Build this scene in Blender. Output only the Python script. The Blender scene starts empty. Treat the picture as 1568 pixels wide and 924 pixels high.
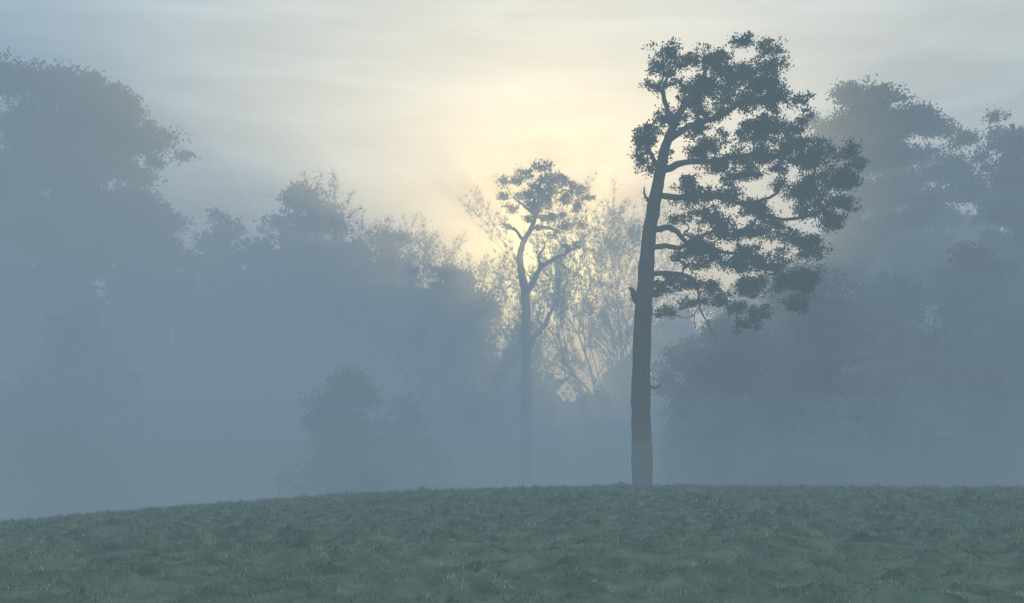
import bpy, math
import numpy as np
from mathutils import Vector
rs = np.random.RandomState
scene = bpy.context.scene
scene.view_settings.view_transform='Standard'
try: scene.view_settings.look='None'
except Exception: pass
scene.view_settings.exposure=0

EYE=1.6; F=1681.0; U0=784.0; V0=735.0
SUN_EL=math.radians(10.6); SUN_AZ=math.radians(2.1)   # azimuth to the right of +Y
SUN_DIR=Vector((math.sin(SUN_AZ)*math.cos(SUN_EL), math.cos(SUN_AZ)*math.cos(SUN_EL), math.sin(SUN_EL)))

# ---------------------------------------------------------------- helpers
def hash2(ix,iy,seed):
    n=(ix.astype(np.int64)*374761393+iy.astype(np.int64)*668265263+seed*1442695041)&0xffffffff
    n=((n^(n>>13))*1274126177)&0xffffffff
    n=n^(n>>16)
    return (n&0xffff)/65535.0
def vnoise(x,y,seed=0):
    ix=np.floor(x); iy=np.floor(y); fx=x-ix; fy=y-iy
    fx=fx*fx*fx*(fx*(fx*6-15)+10); fy=fy*fy*fy*(fy*(fy*6-15)+10)
    a=hash2(ix,iy,seed); b=hash2(ix+1,iy,seed); c=hash2(ix,iy+1,seed); d=hash2(ix+1,iy+1,seed)
    return (a*(1-fx)+b*fx)*(1-fy)+(c*(1-fx)+d*fx)*fy
def fbm(x,y,o=3,seed=0):
    s=0;a=.5;t=0
    for i in range(o):
        c,sn=math.cos(.7*i+.3),math.sin(.7*i+.3)
        s=s+a*vnoise((x*c-y*sn)*2**i,(x*sn+y*c)*2**i,seed+i*17); t+=a; a*=.5
    return s/t
def sstep(a,b,x):
    t=np.clip((x-a)/(b-a),0,1); return t*t*(3-2*t)

def build(name, parts, mats, parent=None):
    vs=[];lt=[];ls=[];mi=[];off=0;lo=0
    for v,f,m in parts:
        if len(v)==0: continue
        k=f.shape[1]
        vs.append(v); lt.append((f+off).ravel()); ls.append(lo+np.arange(len(f))*k)
        mi.append(np.full(len(f),m)); off+=len(v); lo+=len(f)*k
    V=np.concatenate(vs); L=np.concatenate(lt); S=np.concatenate(ls); M=np.concatenate(mi)
    me=bpy.data.meshes.new(name)
    me.vertices.add(len(V)); me.vertices.foreach_set('co',V.astype(np.float32).ravel())
    me.loops.add(len(L)); me.loops.foreach_set('vertex_index',L.astype(np.int32))
    me.polygons.add(len(S)); me.polygons.foreach_set('loop_start',S.astype(np.int32))
    me.polygons.foreach_set('material_index',M.astype(np.int32))
    for m in mats: me.materials.append(m)
    me.update(calc_edges=True)
    ob=bpy.data.objects.new(name,me); scene.collection.objects.link(ob)
    if parent: ob.parent=parent
    return ob

def tube(P,R,sides=6):
    P=np.array(P,float); R=np.array(R,float); n=len(P)
    T=np.gradient(P,axis=0); T/= (np.linalg.norm(T,axis=1,keepdims=True)+1e-9)
    ref=np.array([0.13,.97,.2]) if abs(T[0][1])<.9 else np.array([1,0,0.])
    A=np.cross(T,ref); A/=(np.linalg.norm(A,axis=1,keepdims=True)+1e-9); B=np.cross(T,A)
    th=np.linspace(0,2*np.pi,sides,endpoint=False)
    V=P[:,None,:]+R[:,None,None]*(np.cos(th)[None,:,None]*A[:,None,:]+np.sin(th)[None,:,None]*B[:,None,:])
    i=np.arange(n-1)[:,None]*sides; j=np.arange(sides)[None,:]; j2=(j+1)%sides
    Fc=np.stack([i+j,i+j2,i+sides+j2,i+sides+j],-1).reshape(-1,4)
    return V.reshape(-1,3),Fc
def smooth_path(P,R,sub=4):
    P=np.array(P,float); R=np.array(R,float); n=len(P)
    t=np.arange(n); tt=np.linspace(0,n-1,(n-1)*sub+1)
    out=np.zeros((len(tt),3))
    for a in range(len(tt)):
        i=min(int(tt[a]),n-2); u=tt[a]-i
        p0=P[max(i-1,0)];p1=P[i];p2=P[i+1];p3=P[min(i+2,n-1)]
        out[a]=.5*((2*p1)+(-p0+p2)*u+(2*p0-5*p1+4*p2-p3)*u*u+(-p0+3*p1-3*p2+p3)*u**3)
    return out,np.interp(tt,t,R)
def limb(P,R,rng,jit=0.0,sides=7,sub=4,ret=False):
    p,r=smooth_path(P,R,sub)
    if jit: p[1:-1]+=rng.normal(0,jit,(len(p)-2,3))
    r=r*(1+rng.normal(0,.05,len(r)))
    if ret: return tube(p,r,sides),p,r
    return tube(p,r,sides)
def leaves(C,size,rng,aspect=.55,updir=0.3):
    n=len(C)
    u=rng.normal(0,1,(n,3)); u[:,2]+=updir; u/=np.linalg.norm(u,axis=1,keepdims=True)
    w=rng.normal(0,1,(n,3)); v=np.cross(u,w); v/=np.linalg.norm(v,axis=1,keepdims=True)
    l=size*rng.uniform(.6,1.4,(n,1)); h=l*aspect*.5
    V=np.stack([C,C+u*l*.5+v*h,C+u*l,C+u*l*.5-v*h],1).reshape(-1,3)
    return V,np.arange(4*n).reshape(-1,4)
def slivers(P,D,L,w,rng):
    n=len(P); a=rng.normal(0,1,(n,3)); v=np.cross(D,a); v/=np.linalg.norm(v,axis=1,keepdims=True)+1e-9
    L=np.asarray(L).reshape(-1,1)
    bend=rng.normal(0,.15,(n,3))*L
    V=np.stack([P-v*w,P+v*w,P+D*L+bend],1).reshape(-1,3)
    return V,np.arange(3*n).reshape(-1,3)
def inball(n,rng):
    d=rng.normal(0,1,(n,3)); d/=np.linalg.norm(d,axis=1,keepdims=True)
    return d*rng.uniform(0,1,(n,1))**.5
def pad_foliage(c,r,rng,nsub,ntuft,sub_r,parts=None):
    sc=c+inball(nsub,rng)*r
    s=sub_r*rng.uniform(.5,1.35,(nsub,1,1))
    d=rng.normal(0,1,(nsub,ntuft,3)); d/=np.linalg.norm(d,axis=2,keepdims=True)
    P=sc[:,None,:]+d*s*rng.uniform(.15,1.15,(nsub,ntuft,1))*np.array([1.15,1.15,.8])
    if parts is not None:
        p0=np.repeat(c[None]-np.array([0,0,r[2]*.5]),nsub,0); D=sc-p0; L=np.linalg.norm(D,axis=1)+1e-6
        parts.append(slivers(p0,D/L[:,None],L,.02,rng)+(0,))
    return P.reshape(-1,3)
def in_poly(x,y,poly):
    ins=False; n=len(poly); j=n-1
    for i in range(n):
        xi,yi=poly[i];xj,yj=poly[j]
        if (yi>y)!=(yj>y) and x<(xj-xi)*(y-yi)/(yj-yi)+xi: ins=not ins
        j=i
    return ins

# ---------------------------------------------------------------- materials
def new_mat(name):
    m=bpy.data.materials.new(name); m.use_nodes=True; nt=m.node_tree; nt.nodes.clear()
    return m,nt
def ramp_mat(name,c1,c2,scale,c3=None,detail=4,bump=0,bscale=30,stretch=None,lo=.32,hi=.68):
    m,nt=new_mat(name); N=nt.nodes; Lk=nt.links
    out=N.new('ShaderNodeOutputMaterial'); b=N.new('ShaderNodeBsdfDiffuse')
    g=N.new('ShaderNodeNewGeometry'); n=N.new('ShaderNodeTexNoise'); n.inputs['Scale'].default_value=scale; n.inputs['Detail'].default_value=detail
    src=g.outputs['Position']
    if stretch:
        mp=N.new('ShaderNodeMapping'); mp.inputs['Scale'].default_value=stretch; Lk.new(src,mp.inputs[0]); src=mp.outputs[0]
    Lk.new(src,n.inputs['Vector'])
    r=N.new('ShaderNodeValToRGB'); r.color_ramp.elements[0].position=lo; r.color_ramp.elements[1].position=hi
    r.color_ramp.elements[0].color=(*c1,1); r.color_ramp.elements[1].color=(*c2,1)
    if c3: e=r.color_ramp.elements.new(.5); e.color=(*c3,1)
    Lk.new(n.outputs['Fac'],r.inputs[0]); Lk.new(r.outputs[0],b.inputs['Color'])
    if bump:
        n2=N.new('ShaderNodeTexNoise'); n2.inputs['Scale'].default_value=bscale; n2.inputs['Detail'].default_value=3; Lk.new(src,n2.inputs['Vector'])
        bp=N.new('ShaderNodeBump'); bp.inputs['Strength'].default_value=bump; bp.inputs['Distance'].default_value=.03
        Lk.new(n2.outputs['Fac'],bp.inputs['Height']); Lk.new(bp.outputs[0],b.inputs['Normal'])
    Lk.new(b.outputs[0],out.inputs[0]); return m
bark=ramp_mat('pine_bark',(.05,.04,.035),(.12,.085,.065),6,bump=.8,bscale=12,stretch=(1,1,.25))
bark2=ramp_mat('grey_bark',(.05,.05,.045),(.1,.095,.085),6,detail=1)
needle=ramp_mat('pine_needles',(.03,.045,.028),(.06,.085,.045),1.2,detail=1)
leafm=ramp_mat('ivy_and_evergreen_leaves',(.03,.05,.03),(.07,.09,.045),.8,detail=1)
twig=ramp_mat('twigs',(.05,.042,.036),(.09,.075,.06),1.5,detail=1)
soil=ramp_mat('meadow_soil',(.075,.108,.085),(.15,.195,.15),2.2,c3=(.11,.15,.118),detail=8,bump=.6,bscale=40)
grassm=ramp_mat('frosted_grass_blades',(.08,.12,.095),(.42,.48,.41),4.2,c3=(.19,.245,.20),detail=10,lo=.34,hi=.68)

# ---------------------------------------------------------------- terrain
def crest(x):
    return np.interp(x,[-80,-40,-16.3,-12.2,-8,-3.8,0.3,4,17,40,80],[-3,-1.2,.12,.52,.85,1.12,1.28,1.32,1.27,1.1,.6])
def ground_base(x,y):
    s=np.sin(np.pi/2*np.clip(y/35,0,1))
    return crest(x)*s-2.6*sstep(36,78,y)
MOLE=[(3.45,34.2,.14,.40),(8.9,31,.14,.45),(8.6,21,.17,.32),(11.6,27,.12,.35),(-.75,11.6,.09,.2),(-1.7,12.6,.09,.24),
      (5.6,11.6,.10,.3),(4.6,13.4,.08,.25),(7.5,24,.1,.35),(1.6,10.1,.08,.25),(3.4,10.2,.10,.14),(13.5,31,.10,.5),(-10.5,29,.07,.5),(-3,33.5,.06,.5)]
_r=rs(12)
for _ in range(170):
    yy_=_r.uniform(9.5,34); MOLE.append((_r.uniform(-1,1)*(yy_*.47),yy_,_r.uniform(.03,.10),_r.uniform(.07,.2)))
def ground(x,y):
    near=1-sstep(45,70,y)
    z=ground_base(x,y)
    z=z+near*(.10*(fbm(x*.45,y*.45,2,5)-.5)+.08*(fbm(x*1.3,y*1.3,3,9)-.5))
    t=fbm(x*3.0,y*4.0,4,21); z=z+near*.21*np.maximum(t-.53,0)*2
    z=z+near*.05*(fbm(x*7,y*7,3,31)-.5)
    shp=z.shape; z=z.ravel(); xr=np.ascontiguousarray(x).ravel(); yr=np.ascontiguousarray(y).ravel()
    order=np.argsort(yr,kind='stable'); ys_=yr[order]
    for mx,my,h,r in MOLE:
        a,b=np.searchsorted(ys_,[my-2*r,my+2*r]); idx=order[a:b]
        idx=idx[np.abs(xr[idx]-mx)<2*r]
        d2=((xr[idx]-mx)**2+(yr[idx]-my)**2)/(r*r); z[idx]+=h*np.maximum(np.exp(-d2*1.5)-.0025,0)*(.7+.6*vnoise(xr[idx]*9,yr[idx]*9,77))
    return z.reshape(shp)
def geo(a,b,n): return list(np.geomspace(a,b,n))
xs=np.array([-x for x in reversed(geo(23,1800,26))]+list(np.arange(-22,22.01,.06))+geo(23,1800,26))
ys=np.array([-1500,-600,-200,-80,-30,-12]+list(np.arange(-6,8,.5))+list(np.arange(8,20,.05))+list(np.arange(20,42,.085))+list(np.arange(42,90,1.2))+geo(92,2500,30))
X,Y=np.meshgrid(xs,ys); Z=ground(X,Y)
nx,ny=len(xs),len(ys)
V=np.stack([X,Y,Z],-1).reshape(-1,3)
i=(np.arange(ny-1)[:,None]*nx+np.arange(nx-1)[None,:]).ravel()
Fg=np.stack([i,i+1,i+nx+1,i+nx],-1)
g=build('meadow_ground',[(V,Fg,0)],[soil])
g.data.shade_smooth()
rng=rs(3)
n=1000000
yy=np.sqrt(rng.uniform(8.2**2,39**2,n)); xx=rng.uniform(-1,1,n)*(yy*.52+1.5)
cl=fbm(xx*3.0,yy*4.0,4,21); fine=fbm(xx*6,yy*6,3,55); broad=fbm(xx*.8,yy*.8,2,61)
keep=rng.uniform(0,1,n)<np.clip((fine-.28)*2.2+(broad-.5)*.7,.15,1); xx,yy,cl,fine=xx[keep],yy[keep],cl[keep],fine[keep]
n=len(xx); zz=ground(xx,yy)
h=(.016+.10*np.clip(fine-.44,0,1)+.16*np.clip(cl-.55,0,1))*rng.uniform(.4,1.7,n)
D=rng.normal(0,.65,(n,3)); D[:,2]=1; D/=np.linalg.norm(D,axis=1,keepdims=True)
P=np.stack([xx,yy,zz-.005],-1)
a=rng.uniform(0,np.pi,n); w=np.stack([np.cos(a),np.sin(a),0*a],-1)*(.0025+.0002*yy)[:,None]
Vb=np.stack([P-w,P+w,P+D*h[:,None]],1).reshape(-1,3)
build('meadow_grass',[(Vb,np.arange(3*n).reshape(-1,3),0)],[grassm])

# ---------------------------------------------------------------- tree kit
class PixelMap:
    """image pixels of a tree, unprojected at a stand distance: u/v pixels -> metres"""
    def __init__(s,dist): s.d=dist; s.k=dist/F
    def p(s,u,v,dy=0.): return np.array([(u-U0)*s.k,s.d+dy,EYE+(V0-v)*s.k])
def traced_tree(name,dist,trunk,limbs,pads,seed,depth=1.0,leaf=.16,sub_r=.32,dens=1.0,mats=None,sub_per=14,tuft=34,grow_r=1.0,fill=None,nfill=0,fill_r=(14,22),vr=1.0,asp=.55):
    pl=PixelMap(dist); rng=rs(seed); parts=[]
    gz=float(ground_base(np.array((trunk[0][0]-U0)*pl.k),np.array(dist)))
    P=[pl.p(u,v,dy) for u,v,r,dy in trunk]; R=[r*pl.k for u,v,r,dy in trunk]
    P[0][2]=gz-.2
    tp,tr=smooth_path(P,R,6)
    tp[2:,:2]+=rng.normal(0,.012,(len(tp)-2,2)); tr=tr*(1+rng.normal(0,.04,len(tr)))
    parts.append(tube(tp,tr,12)+(0,))
    top=tp[-1][2]; low=gz+.45*(top-gz)
    S=[tp[tp[:,2]>low]]; SR=[tr[tp[:,2]>low]]
    for lb in limbs:
        Pp=[pl.p(u,v,dy) for u,v,r,dy in lb]; Rr=[r*pl.k for u,v,r,dy in lb]
        t,p,r=limb(Pp,Rr,rng,.02,7,4,True); parts.append(t+(0,)); S.append(p[2:]); SR.append(r[2:])
    S=np.concatenate(S); SR=np.concatenate(SR)
    pads=list(pads)
    if fill:
        us=[p[0] for p in fill]; vs=[p[1] for p in fill]; k=0
        while k<nfill:
            u=rng.uniform(min(us),max(us)); v=rng.uniform(min(vs),max(vs))
            if in_poly(u,v,fill):
                ru=rng.uniform(*fill_r); pads.append((u,v,ru,ru*.6)); k+=1
    L=[]; todo=[]
    for pd in pads:
        u,v,ru,rv=pd[:4]; dy=pd[4] if len(pd)>4 else rng.uniform(-1,1)*depth
        ru*=grow_r; rv*=grow_r*vr
        c=pl.p(u,v,dy); r=np.array([ru*pl.k,max(ru,rv)*pl.k*.9,rv*pl.k]); todo.append((c,r))
        ns=max(4,int(sub_per*dens*(ru*rv*pl.k**2)/.5*rng.uniform(.7,1.2)))
        L.append(pad_foliage(c,r,rng,ns,tuft,sub_r,parts=parts))
    while todo:
        d=[np.min(np.linalg.norm(S-(c-np.array([0,0,r[2]*.5])),axis=1)) for c,r in todo]
        c,r=todo.pop(int(np.argmin(d)))
        e=c-np.array([0,0,r[2]*.45])
        pen=np.linalg.norm(S-e,axis=1)+.5*np.maximum(S[:,2]-e[2],0)
        i=int(np.argmin(pen)); a=S[i]; dd=np.linalg.norm(e-a)
        m1=a+(e-a)*.35+rng.normal(0,.12*dd+.03,3); m2=a+(e-a)*.7+rng.normal(0,.1*dd+.03,3)
        r0=min(SR[i]*.7,.028+.02*dd)
        t,p,rr=limb([a,m1,m2,e],[r0,r0*.8,r0*.65,r0*.5],rng,.01,6,4,True); parts.append(t+(0,))
        S=np.concatenate([S,p[3:]]); SR=np.concatenate([SR,rr[3:]])
        for _ in range(3):
            ee=c+inball(1,rng)[0]*r; parts.append(limb([e,(e+ee)/2+rng.normal(0,.1,3),ee],[r0*.45,r0*.3,r0*.12],rng,.02,4,3)+(0,))
    C=np.concatenate(L); parts.append(leaves(C,leaf,rng,asp)+(1,))
    return build(name,parts,mats or [bark,needle])

def grow(p,d,L,r,lvl,rng,parts,tips,up=.15,spread=.55,kids=3):
    n=4; pts=[p]; dd=d.copy()
    for i in range(n):
        dd=dd+rng.normal(0,.13,3); dd[2]+=up*.25; dd/=np.linalg.norm(dd); pts.append(pts[-1]+dd*L/n)
    rr=np.linspace(r,r*.55,n+1)
    parts.append(tube(pts,rr,7 if lvl>3 else (5 if lvl>1 else 3))+(0,))
    if lvl<=1: tips.append((pts[2],dd)); tips.append((pts[3],dd))
    if lvl==0: tips.append((pts[-1],dd)); return
    for k in range(kids):
        nd=dd+rng.normal(0,spread,3); nd[2]+=up; nd/=np.linalg.norm(nd)
        q=pts[-1] if k<2 else pts[rng.randint(2,n)]
        grow(q,nd,L*rng.uniform(.62,.88),r*.52,lvl-1,rng,parts,tips,up,spread,kids)
def bare_tree(name,dist,u,top,seed,lv=5,fill=0,spread=.5,frac=.32,leaf=.12,tw=10,twl=.9,dy=0,thick=.009):
    pl=PixelMap(dist); rng=rs(seed); parts=[];tips=[]
    x=(u-U0)*pl.k; gz=float(ground_base(np.array(x),np.array(dist))); H=EYE+(V0-top)*pl.k-gz
    grow(np.array([x,dist+dy,gz-.2]),np.array([0,0,1.]),H*frac,H*thick,lv,rng,parts,tips,.22,spread,3)
    allz=max(t[0][2] for t in tips); sc=H*.97/(allz-gz)
    P=np.array([t[0] for t in tips]); Dd=np.array([t[1] for t in tips])
    Pn=np.repeat(P,tw,0); Dn=np.repeat(Dd,tw,0)+rng.normal(0,.55,(len(P)*tw,3)); Dn/=np.linalg.norm(Dn,axis=1,keepdims=True)
    parts.append(slivers(Pn,Dn,rng.uniform(.3,1,len(Pn))*twl,.012,rng)+(1,))
    if fill:
        C=np.repeat(P,fill,0)+rng.normal(0,.28,(len(P)*fill,3)); parts.append(leaves(C,leaf,rng)+(2,))
    o=np.array([x,dist+dy,gz-.2])
    parts=[((v-o)*sc+o,f,m) for v,f,m in parts]
    return build(name,parts,[bark2,twig,leafm])

def auto_tree(x,y,H,W,rng,parts,leaf=.3,low=.15,npad=26,cone=0.0,dens=1):
    gz=float(ground_base(np.array(float(x)),np.array(float(y))))
    tp,tr=smooth_path([[x,y,gz-.3],[x+rng.normal(0,.2),y,gz+H*.35],[x+rng.normal(0,.5),y+rng.normal(0,.3),gz+H*.65],[x+rng.normal(0,.4),y,gz+H*.9]],[H*.018,H*.014,H*.008,H*.003],4)
    parts.append(tube(tp,tr,8)+(0,)); C=[]
    for k in range(npad):
        t=(k+rng.uniform(0,1))/npad; hz=low+(1-low)*t
        wr=W*.5*(math.sqrt(max(.04,1-(2*t-.85)**2/1.5))*(1-cone)+cone*(1-t))
        a=rng.uniform(0,2*np.pi); rad=wr*rng.uniform(.15,.75)
        pr=wr*rng.uniform(.35,.6)+.4
        c=np.array([x+math.cos(a)*rad,y+math.sin(a)*rad,gz+H*hz-pr*.6]); r=np.array([pr,pr,pr*.7])
        C.append(pad_foliage(c,r,rng,int(14*dens*pr),26,.5,parts=parts))
        i=int(np.argmin(np.abs(tp[:,2]-(c[2]-.6*rad)))); e=c-np.array([0,0,r[2]*.4])
        parts.append(limb([tp[i],(tp[i]+e)/2+rng.normal(0,.2,3),e],[tr[i]*.4,tr[i]*.3,.03],rng,.03,5,3)+(0,))
    parts.append(leaves(np.concatenate(C),leaf,rng)+(1,))

# ---------------------------------------------------------------- tall scots pine (50 m)
trunk=[(984,760,16.5,0),(983,690,15.5,0),(981,600,14.5,0),(984,500,13.5,0),(989,430,12.5,.1),(993,370,11,.1),(1002,310,9.5,0),(1011,262,8.5,-.1),(1022,215,7,0),(1042,170,5.5,.1),(1070,130,4,.2),(1085,100,2,.2)]
limbs=[
 [(1003,352,5,0),(1022,346,5,.2),(1040,352,4,.5),(1056,366,3,.8)],
 [(997,378,4.5,0),(1018,379,4,-.3),(1040,383,3.5,-.6),(1060,372,3,-.9),(1085,362,2,-1.1)],
 [(1008,300,5,0),(1045,303,4.5,-.2),(1085,296,4,.3),(1135,305,3,.6),(1180,318,2,.8)],
 [(1012,262,6,0),(1050,245,5,.4),(1100,240,4.5,.7),(1160,228,3.5,.9),(1215,232,2.2,1.2),(1255,245,1.5,1.2)],
 [(1020,215,6,0),(1060,190,5,.3),(1110,170,4,.5),(1150,140,2.5,.6)],
 [(1030,192,5,0),(1022,160,4,.3),(1018,130,3,.4),(1030,100,1.5,.4)],
 [(1012,260,4.5,0),(996,240,3.5,-.3),(985,215,2.5,-.4),(990,190,1.2,-.4)],
 [(1001,312,3.5,0),(992,306,2.5,0),(986,296,1.5,0),(987,286,.8,0)],
 [(978,462,7,0),(971,453,5,-.1),(967,444,3,-.1),(965,440,1.5,-.1)],
 [(996,592,2.2,0),(1004,594,1.5,0),(1012,588,.8,0)],
 [(1130,305,2.6,.6),(1168,302,2.4,.6),(1195,290,2,.6),(1203,272,1.5,.6),(1196,262,1,.5)],
 [(992,420,4.5,0),(1030,415,4,.5),(1062,420,3.2,.8),(1074,440,2.2,.9),(1076,465,1.4,.9),(1088,488,1.0,1),(1104,515,.6,1)],
 [(1076,465,1.1,.9),(1068,482,.8,.9),(1070,500,.5,.9)],
 [(1062,372,3,-.9),(1100,392,2.5,-1),(1140,400,2,-1),(1165,425,1.2,-1)],
 [(1135,305,3,.6),(1190,330,2.5,.5),(1240,330,2,0),(1280,300,1.2,.3)],
]
pads=[(1035,92,26,12),(1008,104,20,11),(1055,88,16,9),(1100,82,26,11),(1130,80,22,10),(1162,93,22,11),(1182,102,12,9),
(1075,112,28,14),(1120,112,30,15),(1160,125,26,13),(1192,132,16,12),(1010,128,22,10),(1000,116,14,8),
(1062,140,24,11),(1102,145,28,13),(1145,152,28,13),(1185,158,24,13),(1205,172,18,11),(1030,150,14,7),
(998,182,22,11),(985,202,14,10),(1010,196,16,10),(982,228,13,10),(1000,215,18,11),(978,250,12,9),(992,262,16,8),(1018,232,12,8),(1030,205,12,7),
(1080,172,22,10),(1120,182,26,12),(1165,190,28,12),(1205,198,24,12),(1228,186,12,11),(1235,208,24,12),(1055,218,18,9),(1092,212,24,11),(1145,218,26,11),
(1260,226,26,13),(1285,248,24,14),(1304,268,18,14),(1240,250,28,14),(1200,238,22,9),(1270,285,28,16),(1292,302,18,14),(1240,285,26,15),
(1060,252,20,9),(1095,256,24,11),(1130,262,22,10),(1080,282,26,11),(1120,288,22,10),(1048,286,20,9),
(1215,310,28,15),(1250,322,26,14),(1284,325,14,10),(1180,340,26,13),(1150,330,22,11),(1045,322,22,10),(1080,328,26,12),(1112,336,22,11),
(1040,345,16,7),(1075,360,24,12),(1115,372,28,13),(1158,372,26,13),(1205,355,26,14),(1240,360,26,14),(1266,348,14,10),
(1092,395,24,11),(1060,400,16,8),(1135,405,26,12),(1180,402,28,14),(1225,395,24,13),
(1012,436,24,10),(985,442,10,6),(1040,446,22,10),(1030,428,20,9),(1072,452,20,9),(1110,440,20,9),(1160,438,22,11),(1205,432,22,12),
(1022,470,16,8),(1130,470,18,9),(1180,470,22,11),(1230,440,24,14),(1215,470,24,13),(1150,490,22,11)]
crown=[(1000,95),(1050,90),(1100,85),(1170,98),(1200,135),(1215,175),(1270,215),(1304,262),(1298,310),(1260,350),(1245,420),(1210,480),(1120,470),(1050,430),(1040,380),(1090,350),(1050,330),(1040,290),(1070,240),(1040,210),(1060,165),(1030,140)]
traced_tree('pine_tree',50.43,trunk,limbs,pads,11,depth=2.2,leaf=.125,sub_r=.29,dens=2.0,sub_per=16,tuft=50,grow_r=1.12,fill=crown,nfill=105,fill_r=(9,17),vr=1.0,asp=.5)

# ---------------------------------------------------------------- small pine before the sun
t2=[(806,760,9,0),(806,600,8,0),(806,520,7.2,0),(805,460,6.4,0),(800,425,5.8,0),(796,395,5,0),(802,370,4.3,0),(813,350,3.6,0),(822,325,3,0),(826,295,2,0),(828,270,1,0)]
l2=[[(806,448,5.4,0),(818,428,4.4,.2),(828,408,4,.4),(846,396,3.2,.5),(868,384,2.4,.6),(885,375,1.4,.7)],
 [(828,408,3,.4),(826,390,2,.3),(834,376,1.4,.3),(832,366,.8,.3)],
 [(807,540,5,0),(818,516,4,.2),(832,500,3.4,.4),(842,480,2.6,.5),(850,464,1.6,.5),(858,450,.8,.5)],
 [(832,500,2.4,.4),(824,486,1.6,.2),(828,470,.8,.2)],
 [(846,396,2,.5),(860,402,1.4,.5),(872,410,.7,.5)],
 [(802,370,3,0),(790,355,2.2,-.3),(778,350,1.2,-.4)],
 [(813,350,3,0),(836,346,2.2,.3),(856,352,1.2,.4)],
 [(820,330,2.6,0),(800,312,2,.2),(785,300,1,.2)],[(823,315,2.4,0),(845,296,2,.2),(868,290,1,.2)]]
p2=[(828,264,16,7),(805,270,18,8),(847,270,18,8),(783,284,18,8),(772,300,10,8),(822,282,20,8),(863,282,18,9),(884,292,16,8),(898,304,10,7),(798,298,16,7),(838,298,16,7),
 (866,306,16,7),(815,314,12,6),(784,316,12,6),(852,324,16,7),(880,322,12,7),(776,352,8,5),(806,336,10,5),(838,340,14,6),(866,342,12,6),(824,354,8,4),(850,360,12,5),(885,376,8,4),(868,384,7,3),(892,340,10,5)]
traced_tree('pine_tree',71,t2,l2,p2,27,depth=1.2,leaf=.14,sub_r=.28,dens=1.8,sub_per=14,tuft=40,grow_r=1.08,fill=[(780,282),(828,268),(890,298),(875,325),(830,325),(800,312)],nfill=10,fill_r=(8,12))

bare_tree('birch_tree',82,942,300,5,lv=5,fill=18,spread=.42,leaf=.10,tw=14)
bare_tree('birch_tree',85,915,252,8,lv=5,fill=4,spread=.42,tw=16,leaf=.1)
bare_tree('birch_tree',79,895,440,12,lv=4,fill=20,spread=.55,leaf=.10,tw=14)
bare_tree('birch_tree',88,968,268,15,lv=5,fill=18,spread=.4,leaf=.10,tw=14)
bare_tree('oak_tree',80,655,288,31,lv=5,fill=22,spread=.62,tw=18,leaf=.12)
bare_tree('oak_tree',84,735,372,37,lv=5,fill=22,spread=.6,leaf=.12,tw=16)
bare_tree('hawthorn_tree',76,765,430,39,lv=4,fill=30,spread=.6,leaf=.12)

def evergreen(name,dist,u,top,width,seed,leaf=.28,low=.12,npad=30,cone=0,dens=1,mat=None):
    k=dist/F; x=(u-U0)*k; gz=float(ground_base(np.array(x),np.array(float(dist)))); H=EYE+(V0-top)*k-gz
    parts=[]; auto_tree(x,dist,H,width*k,rs(seed),parts,leaf,low,npad,cone,dens); return build(name,parts,[bark2,mat or leafm])

lt=[(75,760,14,0),(78,600,13,0),(80,450,11,0),(85,330,9,0),(95,220,6,0),(100,130,3,0)]
lp=[(80,105,38,14),(120,118,40,16),(50,122,34,16),(160,140,36,16),(30,150,30,18),(90,145,44,18),(190,165,30,16),(140,172,44,18),(60,180,44,20),(215,195,30,15),(175,205,40,17),
(250,212,26,11),(272,222,14,7),(110,210,44,18),(40,215,40,20),(215,228,34,13),(15,190,26,20),(150,240,44,18),(235,250,18,8),(90,250,44,20),(190,262,36,16),(130,285,44,20),
(50,270,40,20),(200,305,40,18),(100,320,50,22),(235,325,34,16),(160,340,50,22),(20,310,34,22),(60,350,44,22),(-20,250,34,24),(-30,320,34,24),(200,350,44,20),(240,370,44,20)]
traced_tree('pine_tree',78,lt,[],lp,44,depth=2.5,leaf=.28,sub_r=.75,dens=.8,tuft=46,fill=[(20,130),(90,110),(170,140),(215,190),(190,240),(235,330),(250,420),(-20,420),(-20,200)],nfill=40,fill_r=(30,44))
evergreen('oak_tree',86,470,278,210,51,npad=54,low=.2,dens=1.6,leaf=.24)
evergreen('oak_tree',92,345,322,180,52,npad=40,dens=1.3)
evergreen('oak_tree',94,590,350,150,53,npad=36,dens=1.3)
evergreen('holly_bush',64,530,560,190,54,leaf=.17,low=.05,npad=40,cone=.4,dens=1.8)
evergreen('holly_bush',66,625,610,150,58,leaf=.2,low=.05,npad=24)
evergreen('holly_bush',72,110,470,260,59,leaf=.3,low=.05,npad=40)
evergreen('yew_tree',78,690,400,150,55,npad=34,low=.08,dens=1.3)
rt=[(1320,760,12,0),(1318,560,11,0),(1312,400,10,0),(1305,260,6,0),(1300,170,3,0)]
rp=[(1280,150,20,9),(1300,145,24,10),(1330,158,28,11),(1258,168,20,10),(1290,172,32,13),(1350,172,22,10),(1330,185,36,13),(1375,190,24,11),(1275,195,36,14),(1400,185,20,9),(1430,188,24,9),(1415,205,30,12),
(1452,200,18,10),(1350,212,40,15),(1300,222,40,16),(1462,222,22,12),(1420,230,36,15),(1380,240,40,16),(1330,255,44,17),(1470,245,26,13),(1488,250,16,10),(1440,262,36,14),(1395,275,40,16),(1290,262,36,16),
(1350,295,44,18),(1465,282,22,10),(1410,315,44,16),(1300,310,40,18),(1460,325,36,14),(1370,340,44,18),(1440,360,44,18),(1320,365,44,20),(1385,395,44,20),(1300,415,44,20),(1440,420,40,20)]
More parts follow.
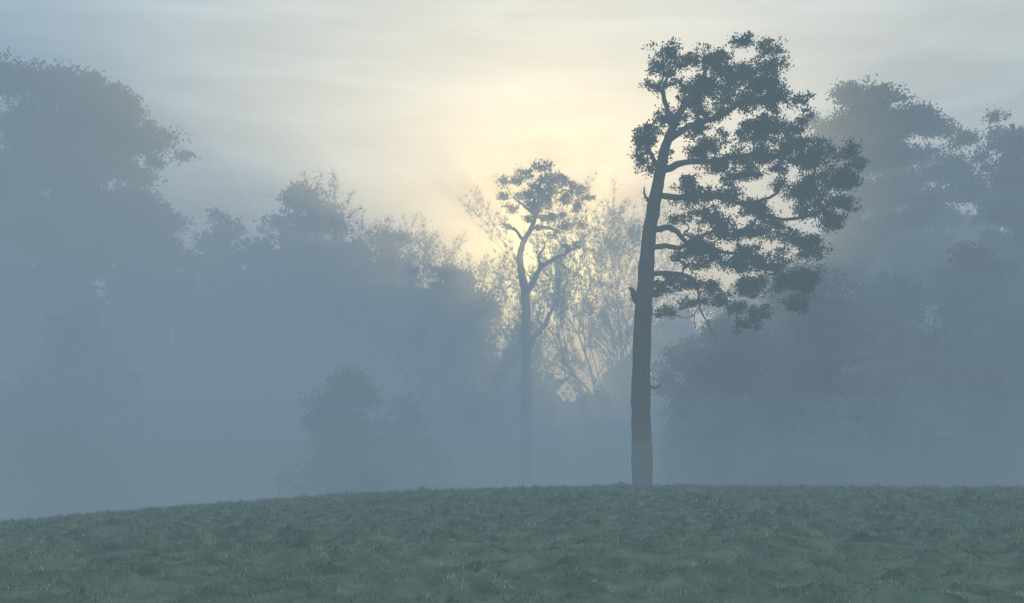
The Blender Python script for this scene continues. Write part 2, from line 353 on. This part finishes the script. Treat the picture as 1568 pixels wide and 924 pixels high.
traced_tree('pine_tree',70,rt,[],rp,61,depth=2.5,leaf=.2,sub_r=.55,dens=1.0,tuft=60,fill=[(1260,165),(1300,150),(1360,180),(1430,195),(1490,250),(1500,440),(1260,440)],nfill=46,fill_r=(24,38))
rt=[(1560,760,12,0),(1562,560,11,0),(1565,400,10,0),(1560,260,6,0),(1550,190,3,0)]
rp=[(1520,188,14,8),(1545,196,20,9),(1570,200,22,11),(1530,220,20,10),(1560,232,34,14),(1600,215,30,14),(1535,258,30,13),(1580,270,40,16),(1520,290,28,13),(1550,310,40,17),(1600,320,40,20),(1525,345,34,15),(1565,370,44,20),(1520,400,34,18)]
traced_tree('pine_tree',68,rt,[],rp,62,depth=2.5,leaf=.19,sub_r=.45,dens=1.0,tuft=54,fill=[(1520,210),(1620,200),(1640,480),(1500,480),(1510,300)],nfill=30,fill_r=(24,38))
evergreen('yew_tree',61,1235,400,230,71,npad=56,low=.05,leaf=.16,dens=2.4)
evergreen('yew_tree',61,1120,480,200,72,npad=50,low=.05,leaf=.16,dens=2.4)
evergreen('yew_tree',63,1360,410,230,73,npad=54,low=.05,leaf=.17,dens=2.2)
evergreen('yew_tree',63.5,1485,380,230,74,npad=54,low=.05,leaf=.17,dens=2.2)
evergreen('yew_tree',65,1600,400,210,76,npad=46,low=.05,leaf=.2,dens=1.8)
evergreen('holly_bush',62,1045,515,100,75,npad=30,low=.05,leaf=.15,dens=2)
parts=[]; rng=rs(90)
env_u=[-300,-60,20,110,200,260,330,420,520,610,700,760,800,860,930,980,1040,1120,1240,1330,1450,1560,1700,1900]
env_v=[300,300,300,330,330,345,335,345,335,360,400,450,545,560,550,520,430,400,330,250,260,270,300,300]
for row,(d0,st) in enumerate([(84,70),(100,60)]):
    for u in np.arange(-280,1880,st):
        uu=u+rng.uniform(-20,20); d=d0+rng.uniform(-4,4)
        v=np.interp(uu,env_u,env_v)+rng.uniform(8,45)+(12 if row==0 else 0)
        if row==0 and 640<uu<1010: continue
        k=d/F; x=(uu-U0)*k; gz=float(ground_base(np.array(x),np.array(d)))
        auto_tree(x,d,EYE+(V0-v)*k-gz,rng.uniform(120,180)*k,rng,parts,.5,.05,24,rng.uniform(0,.3),.9)
build('distant_woodland',parts,[bark2,leafm])

# ---------------------------------------------------------------- morning mist: nested homogeneous banks
mist=bpy.data.objects.new('morning_mist',None); scene.collection.objects.link(mist)
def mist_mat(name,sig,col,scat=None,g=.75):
    """sig: extinction per metre; col: colour the mist emits, standing in for multiply scattered skylight; scat: directly scattered sunlight"""
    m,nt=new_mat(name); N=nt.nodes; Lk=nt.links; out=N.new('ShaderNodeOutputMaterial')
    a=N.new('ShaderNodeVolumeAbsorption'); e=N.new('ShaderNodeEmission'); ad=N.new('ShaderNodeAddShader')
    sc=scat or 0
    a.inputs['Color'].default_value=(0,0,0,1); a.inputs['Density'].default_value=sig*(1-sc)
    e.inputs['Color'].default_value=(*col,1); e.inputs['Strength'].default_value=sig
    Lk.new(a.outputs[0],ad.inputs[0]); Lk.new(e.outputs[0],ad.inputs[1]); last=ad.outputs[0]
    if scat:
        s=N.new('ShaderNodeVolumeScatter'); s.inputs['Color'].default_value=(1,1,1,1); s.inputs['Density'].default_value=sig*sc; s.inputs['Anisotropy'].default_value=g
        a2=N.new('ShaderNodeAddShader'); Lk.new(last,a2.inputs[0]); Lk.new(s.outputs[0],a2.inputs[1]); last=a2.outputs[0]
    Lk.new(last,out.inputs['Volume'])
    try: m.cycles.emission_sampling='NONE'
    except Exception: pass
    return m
def box(name,lo,hi,mat):
    x0,y0,z0=lo;x1,y1,z1=hi
    v=np.array([(x0,y0,z0),(x1,y0,z0),(x1,y1,z0),(x0,y1,z0),(x0,y0,z1),(x1,y0,z1),(x1,y1,z1),(x0,y1,z1)],float)
    f=np.array([(0,3,2,1),(4,5,6,7),(0,1,5,4),(1,2,6,5),(2,3,7,6),(3,0,4,7)])
    return build(name,[(v,f,0)],[mat],mist)
def blob(name,c,r,mat,seed,rough=.18,nu=40,nv=20):
    th=np.linspace(0,2*np.pi,nu,endpoint=False); ph=np.linspace(0,np.pi,nv+1)[1:-1]
    T,Pp=np.meshgrid(th,ph); d=np.stack([np.cos(T)*np.sin(Pp),np.sin(T)*np.sin(Pp),np.cos(Pp)],-1).reshape(-1,3)
    d=np.concatenate([d,[[0,0,1],[0,0,-1]]])
    rr=np.random.RandomState(seed); k=1
    for q in range(14):
        a=rr.normal(0,1,3)*(2+q*.35); k=k+rough*.42/(1+q*.12)*np.sin(d@a+rr.uniform(0,6.3))
    V=d*np.array(r)*np.reshape(k,(-1,1))+np.array(c)
    i=np.arange(nv-2)[:,None]*nu; j=np.arange(nu)[None,:]; j2=(j+1)%nu
    Q=np.stack([i+j,i+nu+j,i+nu+j2,i+j2],-1).reshape(-1,4)
    n0=nu*(nv-1); jj=np.arange(nu)
    top=np.stack([np.full(nu,n0),jj,(jj+1)%nu],-1); b=(nv-2)*nu; bot=np.stack([np.full(nu,n0+1),b+(jj+1)%nu,b+jj],-1)
    me=bpy.data.meshes.new(name); me.from_pydata(V.tolist(),[],Q.tolist()+top.tolist()+bot.tolist()); me.materials.append(mat)
    ob=bpy.data.objects.new(name,me); scene.collection.objects.link(ob); ob.parent=mist; return ob
C_hi=(.25,.33,.415); C_mid=(.15,.245,.33); C_lo=(.10,.195,.272); C_up=(.205,.285,.375)  # emitted mist colours; fading of skylight towards the ground is put in here
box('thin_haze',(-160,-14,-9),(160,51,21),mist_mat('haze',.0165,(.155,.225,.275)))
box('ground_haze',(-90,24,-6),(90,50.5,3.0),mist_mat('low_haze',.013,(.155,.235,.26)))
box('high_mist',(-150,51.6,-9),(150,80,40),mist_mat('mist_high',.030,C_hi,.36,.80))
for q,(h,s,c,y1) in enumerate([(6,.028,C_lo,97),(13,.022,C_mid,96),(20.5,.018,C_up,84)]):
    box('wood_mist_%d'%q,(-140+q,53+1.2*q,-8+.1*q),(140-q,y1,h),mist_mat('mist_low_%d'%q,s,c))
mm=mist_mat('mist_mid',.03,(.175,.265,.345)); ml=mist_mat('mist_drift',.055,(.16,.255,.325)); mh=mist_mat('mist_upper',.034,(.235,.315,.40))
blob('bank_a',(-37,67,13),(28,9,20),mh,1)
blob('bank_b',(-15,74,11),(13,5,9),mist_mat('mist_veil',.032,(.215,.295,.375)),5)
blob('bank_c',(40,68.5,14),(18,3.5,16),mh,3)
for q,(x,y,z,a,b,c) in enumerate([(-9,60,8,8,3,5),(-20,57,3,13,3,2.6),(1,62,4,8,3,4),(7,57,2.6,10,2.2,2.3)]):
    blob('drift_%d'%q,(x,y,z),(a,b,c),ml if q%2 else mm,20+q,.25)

# ---------------------------------------------------------------- sky
w=bpy.data.worlds.new('World'); scene.world=w; w.use_nodes=True; nt=w.node_tree; N=nt.nodes; Lk=nt.links; N.clear()
def mth(op,a,b=None,c=None):
    n=N.new('ShaderNodeMath'); n.operation=op
    for i,v in enumerate((a,b,c)):
        if v is None: continue
        if isinstance(v,(int,float)): n.inputs[i].default_value=v
        else: Lk.new(v,n.inputs[i])
    return n.outputs[0]
def mrange(v,a,b,c=0,d=1,kind='SMOOTHSTEP'):
    n=N.new('ShaderNodeMapRange'); n.interpolation_type=kind; Lk.new(v,n.inputs[0])
    for i,x in zip((1,2,3,4),(a,b,c,d)): n.inputs[i].default_value=x
    return n.outputs[0]
sky=N.new('ShaderNodeTexSky'); sky.sky_type='NISHITA'; sky.sun_disc=False; sky.sun_elevation=SUN_EL; sky.sun_rotation=SUN_AZ
sky.air_density=1.0; sky.dust_density=1.0
tc=N.new('ShaderNodeTexCoord'); vec=tc.outputs['Generated']
nrm=N.new('ShaderNodeVectorMath'); nrm.operation='NORMALIZE'; Lk.new(vec,nrm.inputs[0])
dot=N.new('ShaderNodeVectorMath'); dot.operation='DOT_PRODUCT'; Lk.new(nrm.outputs[0],dot.inputs[0]); dot.inputs[1].default_value=SUN_DIR
ang=mth('MULTIPLY',mth('ARCCOSINE',mth('MINIMUM',dot.outputs['Value'],.999999)),57.2958)
g1=mth('EXPONENT',mth('MULTIPLY',mth('MULTIPLY',ang,ang),-1/7.))
g2=mth('EXPONENT',mth('MULTIPLY',mth('MULTIPLY',ang,ang),-1/30.))
g3=mth('EXPONENT',mth('MULTIPLY',mth('MULTIPLY',ang,ang),-1/110.))
sp=N.new('ShaderNodeSeparateXYZ'); Lk.new(nrm.outputs[0],sp.inputs[0])
el=mth('MULTIPLY',mth('ARCSINE',sp.outputs[2]),57.2958)
mp=N.new('ShaderNodeMapping'); mp.inputs['Scale'].default_value=(3,3,20); mp.inputs['Rotation'].default_value=(.0,.12,0); Lk.new(nrm.outputs[0],mp.inputs[0])
nz=N.new('ShaderNodeTexNoise'); nz.inputs['Scale'].default_value=2.3; nz.inputs['Detail'].default_value=6; nz.inputs['Distortion'].default_value=.5; Lk.new(mp.outputs[0],nz.inputs['Vector'])
cl=mrange(nz.outputs['Fac'],.35,.7,-.13,.28,'LINEAR')
def vscale(col,fac):
    n=N.new('ShaderNodeVectorMath'); n.operation='SCALE'
    if isinstance(col,tuple): n.inputs[0].default_value=col
    else: Lk.new(col,n.inputs[0])
    if isinstance(fac,(int,float)): n.inputs['Scale'].default_value=fac
    else: Lk.new(fac,n.inputs['Scale'])
    return n.outputs[0]
def vadd(a,b):
    n=N.new('ShaderNodeVectorMath'); n.operation='ADD'; Lk.new(a,n.inputs[0]); Lk.new(b,n.inputs[1]); return n.outputs[0]
veil=mth('ADD',mrange(el,0,40,.9,1.2,'LINEAR'),cl)
gapL=mrange(sp.outputs[0],-.12,-.5,0,1)
base=vadd(vscale((1.05,1.14,1.13),mth('MULTIPLY',veil,mth('SUBTRACT',1,gapL))),vscale((.46,.84,1.14),mth('MULTIPLY',veil,gapL)))
tot=vadd(base,vscale((3.2,1.8,.05),g2)); tot=vadd(tot,vscale((.6,.15,-.25),g3)); tot=vadd(tot,vscale((7.5,6.6,2.8),g1))
b1=N.new('ShaderNodeBackground'); b1.inputs['Strength'].default_value=.05; Lk.new(sky.outputs[0],b1.inputs[0])
b2=N.new('ShaderNodeBackground'); b2.inputs['Strength'].default_value=.95; Lk.new(tot,b2.inputs[0])
ad=N.new('ShaderNodeAddShader'); Lk.new(b1.outputs[0],ad.inputs[0]); Lk.new(b2.outputs[0],ad.inputs[1])
out=N.new('ShaderNodeOutputWorld'); Lk.new(ad.outputs[0],out.inputs[0])

sl=bpy.data.lights.new('sun','SUN'); sl.energy=3.2; sl.angle=math.radians(1.0); sl.color=(1,.76,.36)
so=bpy.data.objects.new('sun',sl); scene.collection.objects.link(so)
so.rotation_euler=(-SUN_DIR).to_track_quat('-Z','Y').to_euler()

cam=bpy.data.cameras.new('camera'); co=bpy.data.objects.new('camera',cam); scene.collection.objects.link(co)
co.location=(0,0,EYE); co.rotation_euler=(math.radians(90),0,0)
cam.sensor_width=36; cam.lens=36*F/1568; cam.shift_y=(V0-461.5)/1568; cam.clip_end=6000; cam.clip_start=.1
scene.camera=co
